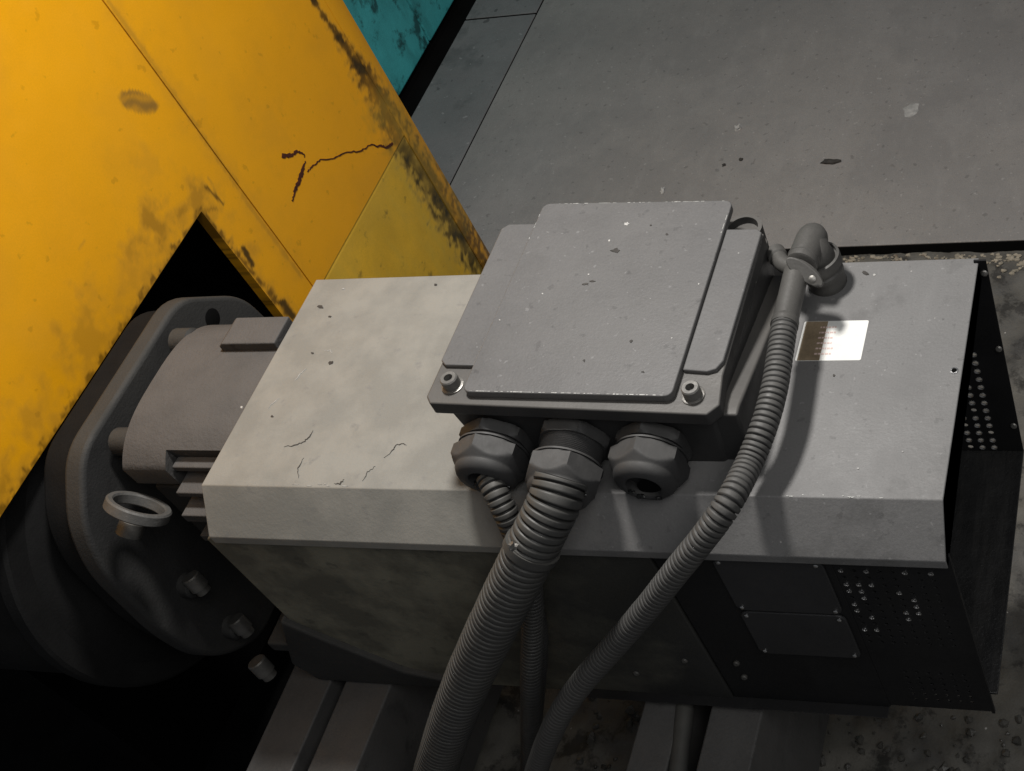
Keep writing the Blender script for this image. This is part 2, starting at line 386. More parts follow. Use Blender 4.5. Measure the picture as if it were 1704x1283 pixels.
# ================================================================== YELLOW GUARD
GX = -1.3
guard = thing('machine_guard', 'dirty yellow sheet metal guard with a notch over the motor flange', 'guard', (GX, .8, -.76))
def seg_d(p, pts):
    best = 1e9; tb = 0
    for i in range(len(pts) - 1):
        ax, ay = pts[i]; bx_, by = pts[i + 1]; dx, dy = bx_ - ax, by - ay
        t_ = max(0, min(1, ((p[0] - ax) * dx + (p[1] - ay) * dy) / (dx * dx + dy * dy)))
        d = math.hypot(p[0] - ax - dx * t_, p[1] - ay - dy * t_)
        if d < best: best = d; tb = (i + t_) / (len(pts) - 1)
    return best, tb
sm = lambda x: max(0., min(1., x))
def yellow_masks(y, z):
    p = pix((GX, y, z))
    n1 = noise.fractal(Vector((y * 22, z * 22, 1)), .8, 2, 5)
    n2 = noise.fractal(Vector((y * 60, z * 60, 5)), .8, 2, 4)
    n0 = noise.fractal(Vector((y * 7, z * 7, 9)), .8, 2, 4)
    d = 0
    # dark scrape down the corner fold
    sd, t_ = seg_d(p, [(515, -10), (556, 52), (600, 110), (640, 175), (662, 230), (700, 280), (745, 350), (800, 440)])
    wd = 4 + 10 * sm((t_ - .12) * 5) + 9 * t_
    d = max(d, sm(1.5 - sd / wd + .9 * n2) * sm(.85 + .3 * n1))
    sd, t_ = seg_d(p, [(640, 165), (690, 240), (740, 320), (785, 400), (812, 440)])
    d = max(d, .8 * sm(1.4 - sd / 22 + 1.6 * n2 - .6))
    # outer edge grime, low down
    e = sm((p[1] - 170) / 160)
    sd, _ = seg_d(p, [(665, 150), (820, 420)])
    d = max(d, e * sm(1.0 - sd / 16 + 1.3 * n2) * .8)
    # hand grime left of the notch and down the lower edge
    for cx, cy, r, k in ((262, 375, 42, .55), (240, 405, 40, .45), (222, 470, 34, .3), (140, 560, 50, .4), (175, 520, 50, .28), (250, 270, 30, .22), (330, 330, 28, .5), (60, 700, 45, .35), (455, 215, 40, .12), (15, 800, 40, .5)):
        q = math.hypot(p[0] - cx, (p[1] - cy) * .8) / r
        d = max(d, k * sm(1.25 - q + .9 * n1 + .4 * n2))
    sd, _ = seg_d(p, [(335, 352), (0, 860)])
    d = max(d, sm(1.1 - sd / 11 + 1.2 * n2) * .75, .35 * sm(1.0 - sd / 60 + 1.3 * n1))
    sd, _ = seg_d(p, [(335, 352), (480, 525)])
    d = max(d, sm(1.1 - sd / 8 + 1.1 * n2) * .8, .35 * sm(.8 - sd / 30 + 1.3 * n1))
    sd, _ = seg_d(p, [(180, 0), (500, 460)]); d = max(d, .42 * sm(1.5 - sd / 4.5 + .8 * n2), .14 * sm(1.2 - sd / 22 + n1))
    # scratches
    for L, wdt, k in (([(343, 310), (372, 340)], 2.5, .8), ([(405, 412), (412, 425), (420, 442)], 4, .95), ([(470, 503), (486, 525)], 6, .95), ([(347, 296), (360, 318)], 2, .4), ([(325, 362), (340, 350), (358, 347)], 4, .6), ([(295, 360), (303, 372)], 2, .5), ([(630, 190), (636, 200)], 3, .8), ([(132, 415), (140, 400)], 2, .3)):
        sd, _ = seg_d(p, L); d = max(d, k * sm(1.6 - sd / wdt + .6 * n2))
    d = max(d, .10 * sm(n0 * 1.6))
    
    # brown smear
    a = math.radians(17); ux, uy = p[0] - 230, p[1] - 170
    rx, ry = ux * math.cos(a) + uy * math.sin(a), -ux * math.sin(a) + uy * math.cos(a)
    q = math.hypot(rx / 34, ry / 17)
    s_ = sm((1.08 - q + .12 * n2) * 7) * (.8 + .25 * math.sin(ry * .25 + rx * .05 + n1 * 3))
    s_ = sm(s_)
    # olive oily tint near the corner, above the plinth
    sd, t_ = seg_d(p, [(640, 175), (700, 280), (760, 350)])
    o_ = .55 * sm(1.2 - sd / 36 + n1)
    return d, s_, o_
def yellow_sheet(name, regions, step=.004, fold=None):
    bm = nb()
    la = bm.verts.layers.float.new('dirt'); lb = bm.verts.layers.float.new('smear'); lc = bm.verts.layers.float.new('olive')
    for (y0, y1, z0, z1) in regions:
        vis_y0 = max(y0, -.35); st = step
        ny = max(2, int((y1 - y0) / st)); nz = max(2, int((z1 - z0) / st))
        V = []
        for i in range(ny + 1):
            y = y0 + (y1 - y0) * i / ny
            R = []
            for j in range(nz + 1):
                z = z0 + (z1 - z0) * j / nz
                wv = .0012 * noise.noise(Vector((y * 4, z * 4, 2)))
                v = bm.verts.new((GX + wv, y, z))
                v[la], v[lb], v[lc] = yellow_masks(y, z)
                R.append(v)
            V.append(R)
        for i in range(ny):
            for j in range(nz): bm.faces.new((V[i][j], V[i + 1][j], V[i + 1][j + 1], V[i][j + 1]))
    bmesh.ops.remove_doubles(bm, verts=bm.verts[:], dist=1e-5)
    ed = [e for e in bm.edges if len(e.link_faces) == 1]
    r = bmesh.ops.extrude_edge_only(bm, edges=ed)
    for v in [v for v in r['geom'] if isinstance(v, bmesh.types.BMVert)]: v.co.x -= .02
    return obj(name, bm, M['yellow'], guard, ang=50)
NY, SEAM, FOLD, EDGE, BZ, PLZ = .559, .655, 1.088, 1.147, -.035, -.333
yellow_sheet('left_panel', [(-.30, NY, BZ, .62), (NY, SEAM - .0014, BZ, .62), (NY, SEAM - .0014, -.56, BZ)])
yellow_sheet('right_panel', [(SEAM + .0014, FOLD, PLZ + .002, .45)])
# corner strip: a slim folded flange along the right edge, slightly turned back
bm = nb()
la = bm.verts.layers.float.new('dirt'); lb = bm.verts.layers.float.new('smear'); lc = bm.verts.layers.float.new('olive')
V = []
for i in range(16):
    y = FOLD + .002 + (EDGE - FOLD - .002) * i / 15
    R = []
    for j in range(261):
        z = -.74 + 1.19 * j / 260
        v = bm.verts.new((GX - .001 - .010 * (i / 15) ** 2, y, z)); v[la], v[lb], v[lc] = yellow_masks(y, z); R.append(v)
    V.append(R)
for i in range(15):
    for j in range(260): bm.faces.new((V[i][j], V[i + 1][j], V[i + 1][j + 1], V[i][j + 1]))
ed = [e for e in bm.edges if len(e.link_faces) == 1]
r = bmesh.ops.extrude_edge_only(bm, edges=ed)
for v in [v for v in r['geom'] if isinstance(v, bmesh.types.BMVert)]: v.co.x -= .03
obj('corner_strip', bm, M['yellow'], guard, ang=50)
# plinth below the right panel, set back a little, grimy
bm = nb()
la = bm.verts.layers.float.new('dirt'); lb = bm.verts.layers.float.new('smear'); lc = bm.verts.layers.float.new('olive')
V = []
for i in range(105):
    y = SEAM + .002 + (FOLD - SEAM - .003) * i / 104; R = []
    for j in range(84):
        z = -.745 + (PLZ + .0012 + .745) * j / 83
        xo = -.0015 - (.0015 if j == 83 else 0) + .001 * noise.noise(Vector((y * 5, z * 5, 0)))
        v = bm.verts.new((GX + xo, y, z)); d_, s_, o_ = yellow_masks(y, z); v[la], v[lb], v[lc] = d_, 0, 0; R.append(v)
    V.append(R)
for i in range(104):
    for j in range(83): bm.faces.new((V[i][j], V[i + 1][j], V[i + 1][j + 1], V[i][j + 1]))
r = bmesh.ops.extrude_edge_only(bm, edges=[e for e in bm.edges if len(e.link_faces) == 1])
for v in [v for v in r['geom'] if isinstance(v, bmesh.types.BMVert)]: v.co.x -= .03
obj('plinth', bm, M['yellowplinth'], guard, ang=50)
# dark backing and housing inside
bm = nb()
bx(bm, (GX - .75, -.30, .25), (GX - .7, 1.11, .6)); 
bx(bm, (GX - .75, SEAM + .06, -.74), (GX - .055, 1.10, .40))
bx(bm, (GX - .75, .10, -1.4), (GX - .70, SEAM + .06, .25))
bx(bm, (GX - .7, -.30, .55), (GX - .03, 1.1, .6))
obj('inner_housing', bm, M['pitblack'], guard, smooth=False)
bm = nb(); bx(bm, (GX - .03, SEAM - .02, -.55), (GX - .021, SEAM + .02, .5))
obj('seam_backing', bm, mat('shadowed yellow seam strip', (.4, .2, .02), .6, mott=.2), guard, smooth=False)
# the crack: a narrow ragged opening, built as a thin dark strip just proud of the enamel
def ragged(path, wd, depth_x, seed=0):
    bm = nb(); random.seed(seed); prev = None; n = len(path)
    pts = []
    for i in range(n - 1):
        for k in range(6):
            t_ = k / 6; pts.append((path[i][0] * (1 - t_) + path[i + 1][0] * t_, path[i][1] * (1 - t_) + path[i + 1][1] * t_, (i + t_) / (n - 1)))
    pts.append((*path[-1], 1.))
    for i, (x, y, t_) in enumerate(pts):
        a = pts[max(0, i - 1)]; b = pts[min(len(pts) - 1, i + 1)]
        dx, dy = b[0] - a[0], b[1] - a[1]; l = math.hypot(dx, dy); nx, ny = -dy / l, dx / l
        ww = wd(t_) * random.uniform(.55, 1.2); j = random.uniform(-1.2, 1.2)
        A = at(x + nx * (ww + j), y + ny * (ww + j), 0, GX + .0016); B = at(x - nx * (ww - j), y - ny * (ww - j), 0, GX + .0016)
        A = [bm.verts.new(A), bm.verts.new(B), bm.verts.new(B - Vector((.004, 0, 0))), bm.verts.new(A - Vector((.004, 0, 0)))]
        if prev:
            for q in range(4): bm.faces.new((prev[q], prev[(q + 1) % 4], A[(q + 1) % 4], A[q]))
        else: bm.faces.new(A)
        prev = A
    bm.faces.new(prev[::-1])
    return bm
obj('crack', ragged([(512, 286), (520, 277), (534, 266), (560, 262), (578, 252), (600, 252), (616, 241), (632, 243), (645, 245), (654, 238)], lambda t: 1.0 + 1.1 * (t > .75), 0, 3), M['crack'], guard, smooth=False)
obj('crack', ragged([(470, 258), (485, 259), (495, 252), (504, 254), (508, 262)], lambda t: 3.4 * (1 - t) + .5, 0, 5), M['crack'], guard, smooth=False)
obj('crack', ragged([(509, 268), (505, 280), (500, 296), (494, 312), (489, 326), (487, 335)], lambda t: .5 + 2.6 * math.sin(PI * min(1, t * 1.2)) if t < .8 else .9, 0, 6), M['crack'], guard, smooth=False)

# ================================================================== MOTOR
motor = thing('electric_motor', 'dusty grey electric motor with sheet metal cover, flange and terminal box', 'motor', (-.5, .18, GZ))
# --- folded top cover
T = .0025
outer = [(.361, -.36), (.361, 0), (0, 0), (-.044, -.054), (-.044, -.068)]
inner = [(-.044 + T, -.068), (-.044 + T, -.0535), (.001, -T), (.361 - T, -T), (.361 - T, -.36)]
outer[0] = (.361, -.03); inner[-1] = (.361 - T, -.03)
bm = nb(); prism(bm, outer + inner, 0, -.965, -.0005)
cover = obj('top_cover', bm, M['cover'], motor, bevel=.0022)
# --- inside core
bm = nb(); bx(bm, (-.955, -.024, -.42), (-.185, .357, -.075))
obj('stator_core', bm, M['black'], motor, smooth=False)
# --- side plates (face the viewer)
bm = nb(); prism(bm, [(-.985, -.072), (-.985, -.30), (-.982, -.446), (-.36, -.446), (-.36, -.06), (-.965, -.06)], 1, -.0365, -.028)
obj('side_plate', bm, M['side'], motor, bevel=.002)
bm = nb(); bx(bm, (-.357, -.0345, -.435), (-.1375, -.029, -.058))
sidep = obj('side_plate', bm, M['black'], motor, bevel=.001)
tag(sidep, 'black side plate under the cover')
# seated access plates with rounded corners and screws
def rrect(x0, x1, z0, z1, r, n=5):
    P = []
    for cx, cz, a0 in ((x1 - r, z1 - r, 0), (x0 + r, z1 - r, 90), (x0 + r, z0 + r, 180), (x1 - r, z0 + r, 270)):
        for k in range(n + 1):
            a = math.radians(a0 + 90 * k / n); P.append((cx + r * math.cos(a), cz + r * math.sin(a)))
    return P
screw = None
for (z0, z1) in ((-.190, -.074), (-.298, -.194)):
    bm = nb(); prism(bm, rrect(-.281, -.147, z0, z1, .012), 1, -.0382, -.0346)
    ap = obj('access_plate', bm, M['blackpanel'], motor, bevel=.0012)
    zz = ((z0 + .008, z1 - .008) if z0 < -.2 else (z0 + .008, z1 - .006))
    for sx in (-.273, -.155):
        for sz in zz:
            if screw is None:
                bm = nb(); lathe(bm, (0, 0, 0), (0, -1, 0), [(0, .003), (.0012, .003), (.002, .002)], 12)
                screw = obj('screw', bm, M['glint'], ap, loc=(sx, -.0382, sz))
            else: again(screw, ap, (sx, -.0382, sz))
# perforated grilles with real punched holes
def perforated(x0, z0, c, nx, nz, y, r, hole, th=.002):
    bm = nb(); V = {}
    def vert(i, j, k):   # k: 0 corner, 1 mid of bottom edge, 2 mid of left edge
        if (i, j, k) not in V:
            V[i, j, k] = bm.verts.new((x0 + (i + (.5 if k == 1 else 0)) * c, y, z0 + (j + (.5 if k == 2 else 0)) * c))
        return V[i, j, k]
    centres = []
    for i in range(nx):
        for j in range(nz):
            O = [vert(i, j, 0), vert(i, j, 1), vert(i + 1, j, 0), vert(i + 1, j, 2), vert(i + 1, j + 1, 0), vert(i, j + 1, 1), vert(i, j + 1, 0), vert(i, j, 2)]
            cx, cz = x0 + (i + .5) * c, z0 + (j + .5) * c
            if hole(cx, cz):
                centres.append((cx, cz)); I = []
                for k in range(8):
                    a_ = math.radians(-135 + 45 * k); I.append(bm.verts.new((cx + r * math.cos(a_), y, cz + r * math.sin(a_))))
                for k in range(8): bm.faces.new((O[k], O[(k + 1) % 8], I[(k + 1) % 8], I[k]))
            else: bm.faces.new(O)
    g = bmesh.ops.extrude_face_region(bm, geom=bm.faces[:])
    for v in [v for v in g['geom'] if isinstance(v, bmesh.types.BMVert)]: v.co.y += th
    return bm, centres
# grille in the front side
bm, cen = perforated(-.137, -.4295, .0149, 9, 24, -.0345, .0030, lambda x, z: -.130 < x < -.012 and z > -.41 and (z > -.27 or z < -.33 and x > -.10) and (x < -.05 or z < -.08))
bx(bm, (-.0028, -.0345, -.435), (.001, -.030, -.058))
grille = obj('vent_grille', bm, M['black'], motor, smooth=False); grille['label'] = 'punched black vent grille in the side under the cover'
gl = None; used = set()  # bright rings added on the holes whose edges catch a glint
for (px, py) in ((1400, 953), (1454, 956), (1510, 956), (1404, 969), (1434, 970), (1458, 971), (1408, 985), (1441, 985), (1417, 1001), (1446, 999), (1420, 1012), (1493, 986), (1526, 998), (1528, 1005), (1503, 1019), (1533, 1020), (1455, 1028), (1439, 1043), (1460, 1043), (1512, 1032), (1530, 1087), (1554, 1089), (1492, 1123), (1501, 1147), (1506, 1160), (1510, 1171), (1538, 1172), (1541, 1184), (1568, 1185), (1480, 1157), (1564, 959), (1513, 1184)):
    p = at(px, py, 1, -.0345); q = min(cen, key=lambda c: (c[0] - p.x) ** 2 + (c[1] - p.z) ** 2)
    if q in used or (q[0] - p.x) ** 2 + (q[1] - p.z) ** 2 > .012 ** 2: continue
    used.add(q)
    if gl is None:
        bm = nb(); lathe(bm, (0, 0, 0), (0, -1, 0), [(-.001, .0031), (.0004, .0036), (.0012, .0034), (.0012, .0028), (-.001, .0024)], 12, caps=(False, False))
        gl = obj('vent_glint_ring', bm, M['glint'], grille, loc=(q[0], -.0345, q[1]))
    else: again(gl, grille, (q[0], -.0345, q[1]))
# open end: back wall seen from inside, its lower rows punched through
bm, cen2 = perforated(-.178, -.3885, .0172, 10, 22, .352, .0044, lambda x, z: -.17 < x < -.030 and z < -.10 and (x < -.045 or z < -.17))
bx(bm, (-.006, .352, -.3885), (.0092, .3545, .004))
bw = obj('back_grille', bm, M['black'], motor, smooth=False); bw['label'] = 'black back wall of the open motor end, rows of punched holes'
gl2 = None
rr = random.Random(6)
for q in cen2:
    if gl2 is None:
        bm = nb(); lathe(bm, (0, 0, 0), (0, -1, 0), [(-.0005, .0045), (.0004, .0050), (.0010, .0048), (.0010, .0042), (-.001, .0040)], 12, caps=(False, False))
        gl2 = obj('punched_rim', bm, M['rim'], bw, loc=(q[0], .352, q[1]))
    elif rr.random() < .85: again(gl2, bw, (q[0], .352, q[1]))
sc = None
for (px, py) in ((1638, 454), (1662, 580), (1687, 708)):
    p = at(px, py, 1, .352)
    if sc is None:
        bm = nb(); lathe(bm, (0, 0, 0), (0, -1, .4), [(0, .0048), (.002, .0046), (.0032, .003)], 14); sc = obj('wall_screw', bm, M['steel'], bw, loc=p)
    else: again(sc, bw, p)
bm = nb(); bx(bm, (-.2, -.0285, -.3935), (.0095, .3565, -.3890)); obj('end_floor', bm, M['oilblack'], motor, bevel=.001)
# rim screw hole on the cover top
p = at(1588, 617, 2, 0)
bm = nb(); lathe(bm, p, (0, 0, 1), [(0, .0052), (.0008, .0048), (.0009, .0032)], 20, caps=(False, True)); obj('screw_hole_rim', bm, M['glint'], cover)
bm = nb(); lathe(bm, p, (0, 0, 1), [(.0002, .0031), (.0012, .0031)], 16); obj('screw_hole', bm, M['hole'], cover)
# --- label
bm = nb(); prism(bm, rrect(-.2065, -.1245, .197, .2605, .002, 2), 2, 0, .0006)
lab = obj('label_sticker', bm, M['sticker'], cover, smooth=False); lab['label'] = 'small glossy white label on the cover'
bm = nb(); bx(bm, (-.204, .1975, .0006), (-.176, .260, .0008)); obj('brown_band', bm, M['labelbrown'], lab, smooth=False)  # brown band across the left part of the label
bm = nb()
rp = random.Random(3)
for r_ in range(6):
    y = .25 - r_ * .0085; x = -.184
    while x < -.165:
        ln = rp.uniform(.0015, .004); bx(bm, (x, y - .0012, .0008), (x + ln, y + .0012, .00095)); x += ln + .001
obj('faded_print', bm, M['print'], lab, smooth=False)
# --- dirt flakes and scratches lying on sheets
def flake(px, py, sx, sy, ax, v, m, parent, rot=0, th=.0008, seed=0, name='paint_chip'):
    rr = random.Random(seed + px); bm = nb(); P = []
    n = 11
    for k in range(n):
        a = 2 * PI * k / n; r = rr.uniform(.55, 1.1)
        x, y = r * sx * math.cos(a), r * sy * math.sin(a)
        q = at(px + x * math.cos(rot) - y * math.sin(rot), py + x * math.sin(rot) + y * math.cos(rot), ax, v)
        l = [q[i] for i in range(3) if i != ax]; P.append(tuple(l))
    e = -th if ax == 1 else th
    prism(bm, P, ax, v - e * .2, v + e)
    return obj(name, bm, m, parent, smooth=False)
for k, (px, py, sx, sy, mm, ro) in enumerate(((533, 511, 7, 3, 'darkdebris', .2), (549, 527, 3, 2, 'darkdebris', 0), (551, 604, 5, 3, 'darkdebris', -.3), (520, 588, 2.5, 2, 'darkdebris', 0), (453, 693, 2.5, 2, 'darkdebris', 0), (571, 481, 2.5, 1.6, 'debris', 0),
    (725, 474, 3, 1.8, 'darkdebris', 0), (1388, 625, 2.5, 2, 'darkdebris', 0), (1428, 780, 2, 1.5, 'debris', 0), (1502, 752, 2, 1.5, 'debris', 0), (1440, 455, 8, 3, 'darkdebris', .4), (1455, 458, 3, 2, 'debris', 0), (402, 678, 2.5, 2, 'debris', 0))):
    flake(px, py, sx, sy, 2, 0, M[mm], cover, ro, seed=k)
def scratch(pts, wd, z, m, parent, name='scratch', th=.0006):
    bm = nb(); prev = None; rr = random.Random(int(pts[0][0]))
    pts2 = []
    for a, b in zip(pts, pts[1:]):
        for k in range(5): t_ = k / 5; pts2.append((a[0] * (1 - t_) + b[0] * t_ + rr.uniform(-1.1, 1.1), a[1] * (1 - t_) + b[1] * t_ + rr.uniform(-1, 1)))
    pts2.append(pts[-1]); n = len(pts2)
    for i, (x, y) in enumerate(pts2):
        a, b = pts2[max(0, i - 1)], pts2[min(n - 1, i + 1)]; dx, dy = b[0] - a[0], b[1] - a[1]; l = math.hypot(dx, dy)
        ww = .6 * wd * (.15 + math.sin(PI * i / (n - 1))) * rr.uniform(.5, 1.1)
        A = at(x - dy / l * ww, y + dx / l * ww, 2, z); B = at(x + dy / l * ww, y - dx / l * ww, 2, z); up = Vector((0, 0, th))
        R = [bm.verts.new(A), bm.verts.new(B), bm.verts.new(B + up), bm.verts.new(A + up)]
        if prev:
            for q in range(4): bm.faces.new((prev[q], prev[(q + 1) % 4], R[(q + 1) % 4], R[q]))
        else: bm.faces.new(R)
        prev = R
    bm.faces.new(prev[::-1]); return obj(name, bm, m, parent, smooth=False)
for pts, wd, mm in (([(472, 743), (490, 742), (505, 736), (515, 727), (521, 716)], 1.6, 'darkdebris'), ([(497, 795), (496, 780), (506, 762)], 1.2, 'darkdebris'), ([(490, 634), (500, 622), (510, 614)], 1.0, 'debris'), ([(540, 584), (550, 583), (553, 588)], 1.0, 'debris'),
                    ([(446, 680), (458, 668), (464, 663)], .9, 'debris'), ([(640, 762), (652, 752), (660, 741), (672, 738), (676, 742)], 1.4, 'darkdebris'), ([(556, 805), (566, 806), (573, 798)], 1.8, 'darkdebris'), ([(604, 800), (612, 786), (625, 776)], .9, 'darkdebris')):
    scratch(pts, wd, 0, M[mm], cover)
# bare worn spots along the front fold of the cover
rw = random.Random(5)
for (a, b, dn, mm) in ((490, 580, 7, .8), (1290, 1420, 8, .9), (1420, 1570, 3, .6)):
    for k in range(dn):
        px = rw.uniform(a, b); py = 805 + (px - 340) * (27 / 1230) + rw.uniform(-4, 0)
        flake(int(px), py, rw.uniform(1.5, 6), .7, 2, 0, M['wornedge'], cover, 0, th=.0005, seed=k)
# --- drive end bell
def superell(cy, cz, hy, hz, e, n, a0=0, a1=2 * PI):
    P = []
    for k in range(n):
        a = a0 + (a1 - a0) * k / (n if abs(a1 - a0 - 2 * PI) < 1e-6 else n - 1)
        c, s = math.cos(a), math.sin(a)
        P.append((cy + hy * math.copysign(abs(c) ** (2 / e), c), cz + hz * math.copysign(abs(s) ** (2 / e), s)))
    return P
upA = superell(.185, -.22, .175, .212, 3, 40, 0, math.radians(131))
upB = superell(.185, -.22, .175, .212, 3, 40, 0, math.radians(120))
bm = nb(); prism(bm, upA + [(.054, -.078), (.10, -.10), (.10, -.22)], 0, -1.155, -1.083)
obj('end_bell', bm, M['body'], motor, ang=50)
bm = nb(); prism(bm, upB + [(.078, -.05), (.11, -.10), (.11, -.22)], 0, -1.083, -.955)
obj('bell_barrel', bm, M['body'], motor, ang=50)
bm = nb(); bx(bm, (-1.15, .064, -.40), (-.96, .33, -.10)); obj('bell_core', bm, M['flange'], motor, bevel=.004)
bm = nb(); prism(bm, [(-1.066, .000), (-1.058, .006), (-.97, .006), (-.97, -.02), (-1.066, -.02)], 1, .235, .285)
obj('top_pad', bm, M['body'], motor, bevel=.002)
for (y0, z0, h, x0) in ((.060, -.047, .010, -1.080), (.036, -.073, .010, -1.078), (.016, -.098, .016, -1.075), (.014, -.145, .014, -1.075)):
    bm = nb(); bx(bm, (x0, y0, z0 - h), (-.958, .10, z0)); obj('cooling_rib', bm, M['body'], motor, bevel=.002)
# bolt bosses at the bell rim
for (px, py, x) in ((315, 568, -1.165), (218, 735, -1.165)):
    p = at(px, py, 0, x); bm = nb(); lathe(bm, p - Vector((.02, 0, 0)), (1, 0, 0), [(0, .020), (.028, .020), (.032, .016)], 20); obj('bolt_boss', bm, M['flange'], motor)
# --- mounting flange: eight-sided plate
FXN = -1.20
oct_ = [(.056, -.010), (.341, -.009), (.437, -.107), (.45, -.20), (.45, -.37), (.36, -.47), (.04, -.49), (-.02, -.44), (-.050, -.385), (-.060, -.30), (-.052, -.15), (-.022, -.078)]
def round_poly(P, r, n=5):
    out = []; m_ = len(P)
    for i in range(m_):
        a, b, c = Vector(P[i - 1]), Vector(P[i]), Vector(P[(i + 1) % m_])
        r_ = min(r, (a - b).length * .45, (c - b).length * .45)
        p0 = b + (a - b).normalized() * r_; p1 = b + (c - b).normalized() * r_
        for k in range(n + 1):
            t_ = k / n; q = p0 * (1 - t_) ** 2 + b * 2 * t_ * (1 - t_) + p1 * t_ ** 2; out.append((q.x, q.y))
    return out
oct_ = round_poly(oct_, .035)
bm = nb(); prism(bm, oct_, 0, FXN - .034, FXN)
fl_ = obj('mounting_flange', bm, M['flange'], motor, bevel=.007)
p = at(354, 530, 0, FXN)
bm = nb(); lathe(bm, p, (1, 0, 0), [(0, .016), (.0008, .0145)], 24); obj('flange_hole', bm, M['hole'], fl_)
bm = nb(); prism(bm, [(.195 + (a - .195) * .93, -.25 + (b - -.25) * .93) for a, b in oct_], 0, FXN - .09, FXN - .0345)
obj('flange_hub', bm, M['drum'], motor, bevel=.006)
# diagonal lower rim with studs and nuts
nut = None
def nut_bm():
    bm = nb(); lathe(bm, (0, 0, 0), (-.25, .2, .95), [(-.014, .0105), (-.004, .0105), (-.004, .0135), (.018, .0135), (.020, .012)], 24); return bm
for (px, py) in ((330, 974), (404, 1044), (440, 1115)):
    p = at(px, py, 0, -1.03 if py > 1100 else -1.165)
    if nut is None: nut = obj('stud_nut', nut_bm(), M['steeldark'], motor, loc=p)
    else: again(nut, motor, p)
    if py > 1100: bm = nb(); bx(bm, (p.x - .03, -.044, p.z - .035), (p.x + .06, .06, p.z - .012)); obj('foot_lug', bm, M['flange'], motor, bevel=.004); continue
    bm = nb(); lathe(bm, p - Vector((.07, -.01, .012)), (1, -.1, 0), [(0, .020), (.052, .018), (.056, .014)], 20); obj('stud_boss', bm, M['flange'], motor)
# lifting eye: flat ring seen from above
p = at(226, 856, 0, -1.13)
bm = nb(); u, v, d = frame((.30, .12, .95))
ringp = []
prof = [(.0, .040), (.002, .0425), (.014, .0425), (.0165, .0405), (.0165, .0350), (.014, .033), (.002, .033), (0, .035), (0, .040)]
lathe(bm, p, (.40, .72, .57), prof, 40, caps=(False, False))
obj('lifting_eye', bm, M['eye'], motor)
bm = nb(); lathe(bm, p - Vector((.40, .72, .57)).normalized() * .03, (.40, .72, .57), [(0, .017), (.02, .017), (.022, .014)], 28); obj('eye_shank', bm, M['steeldark'], motor)
# cast foot under the flange end
bm = nb(); prism(bm, [(-1.03, -.449), (-1.05, -.40), (-.99, -.27), (-.955, -.31), (-.86, -.405), (-.78, -.43), (-.78, -.449)], 1, -.046, .10)
obj('cast_foot', bm, M['flange'], motor, bevel=.004)
bm = nb(); bx(bm, (-.60, -.050, RZ + .004), (-.14, .3, -.437)); obj('base_flange', bm, M['black'], motor, bevel=.002)
for (px, py) in ((1226, 1102), (1239, 1125), (1273, 1182), (1060, 1118), (1140, 1097)):
    p = at(px, py, 1, -.0345); bm = nb(); lathe(bm, p, (0, -1, .2), [(0, .0045), (.003, .0045), (.0045, .003)], 12); obj('base_screw', bm, M['steeldark'], sidep)

# ------------------------------------------------------------------ terminal box (its own frame, tipped 2 degrees)
OX, OY, OZ = -.41, .2, .117
bm = nb(); prism(bm, [(-.165, -.153), (.160, -.153), (.167, -.146), (.167, .12), (.155, .135), (-.165, .135)], 2, -.121, -.0265)
for v_ in bm.verts:
    if v_.co.z < -.1: v_.co.x = v_.co.x * .93 + .004
tb = obj('terminal_box', bm, M['box'], motor, bevel=.003, loc=(OX, OY, OZ), rot=(0, math.radians(2.2), 0))
tb['label'] = 'grey terminal box on top of the motor cover'
tt = thing  # noqa
def chamf(x0, x1, y0, y1, c):
    return [(x0 + c, y0), (x1 - c, y0), (x1, y0 + c), (x1, y1 - c), (x1 - c, y1), (x0 + c, y1), (x0, y1 - c), (x0, y0 + c)]
bm = nb(); prism(bm, [(-.178, -.160), (.162, -.166), (.174, -.152), (.168, -.11), (.168, .112), (.12, .116), (.11, .150), (-.13, .150), (-.14, .115), (-.186, .11), (-.186, -.150)], 2, -.026, -.0065)
lid = obj('lid', bm, M['box'], tb, bevel=.002, local=True)
bm = nb(); prism(bm, [(-.150, -.0268), (-.135, -.0268), (.115, -.082), (.115, -.118), (-.150, -.118)], 0, .150, .1885)
obj('side_flare', bm, M['box'], tb, bevel=.003, local=True)
def strip(P, ztop):
    bm = nb(); prism(bm, P, 2, -.0068, ztop); return obj('lid_rib', bm, M['lid'], lid, bevel=.0015, local=True)
strip([(-.184, -.100), (-.176, -.107), (-.1375, -.107), (-.1375, .128), (-.176, .128), (-.184, .120)], -.0008)
strip([(.1212, -.108), (.150, -.110), (.160, -.106), (.166, -.094), (.167, .108), (.161, .114), (.1212, .114)], -.0008)
bm = nb(); prism(bm, rrect(-.136, .1200, -.150, .160, .010, 5), 2, -.0068, .004)
lp = obj('lid_plate', bm, M['lid'], lid, bevel=.0013, local=True)
def at_lid(px, py):
    # photo pixel on the plane of the lid plate, in the box frame
    n = Vector((math.sin(math.radians(2.2)), 0, math.cos(math.radians(2.2)))); o = Vector((OX, OY, OZ)) + n * .004
    c = ((px - PX) / F_PX, (py - PY) / F_PX, 1.0); d = Vector([sum(MR[r][k] * c[r] for r in range(3)) for k in range(3)]); C = Vector(CP)
    q = C + d * ((o - C).dot(n) / d.dot(n)); return WM[lid.name].inverted() @ q
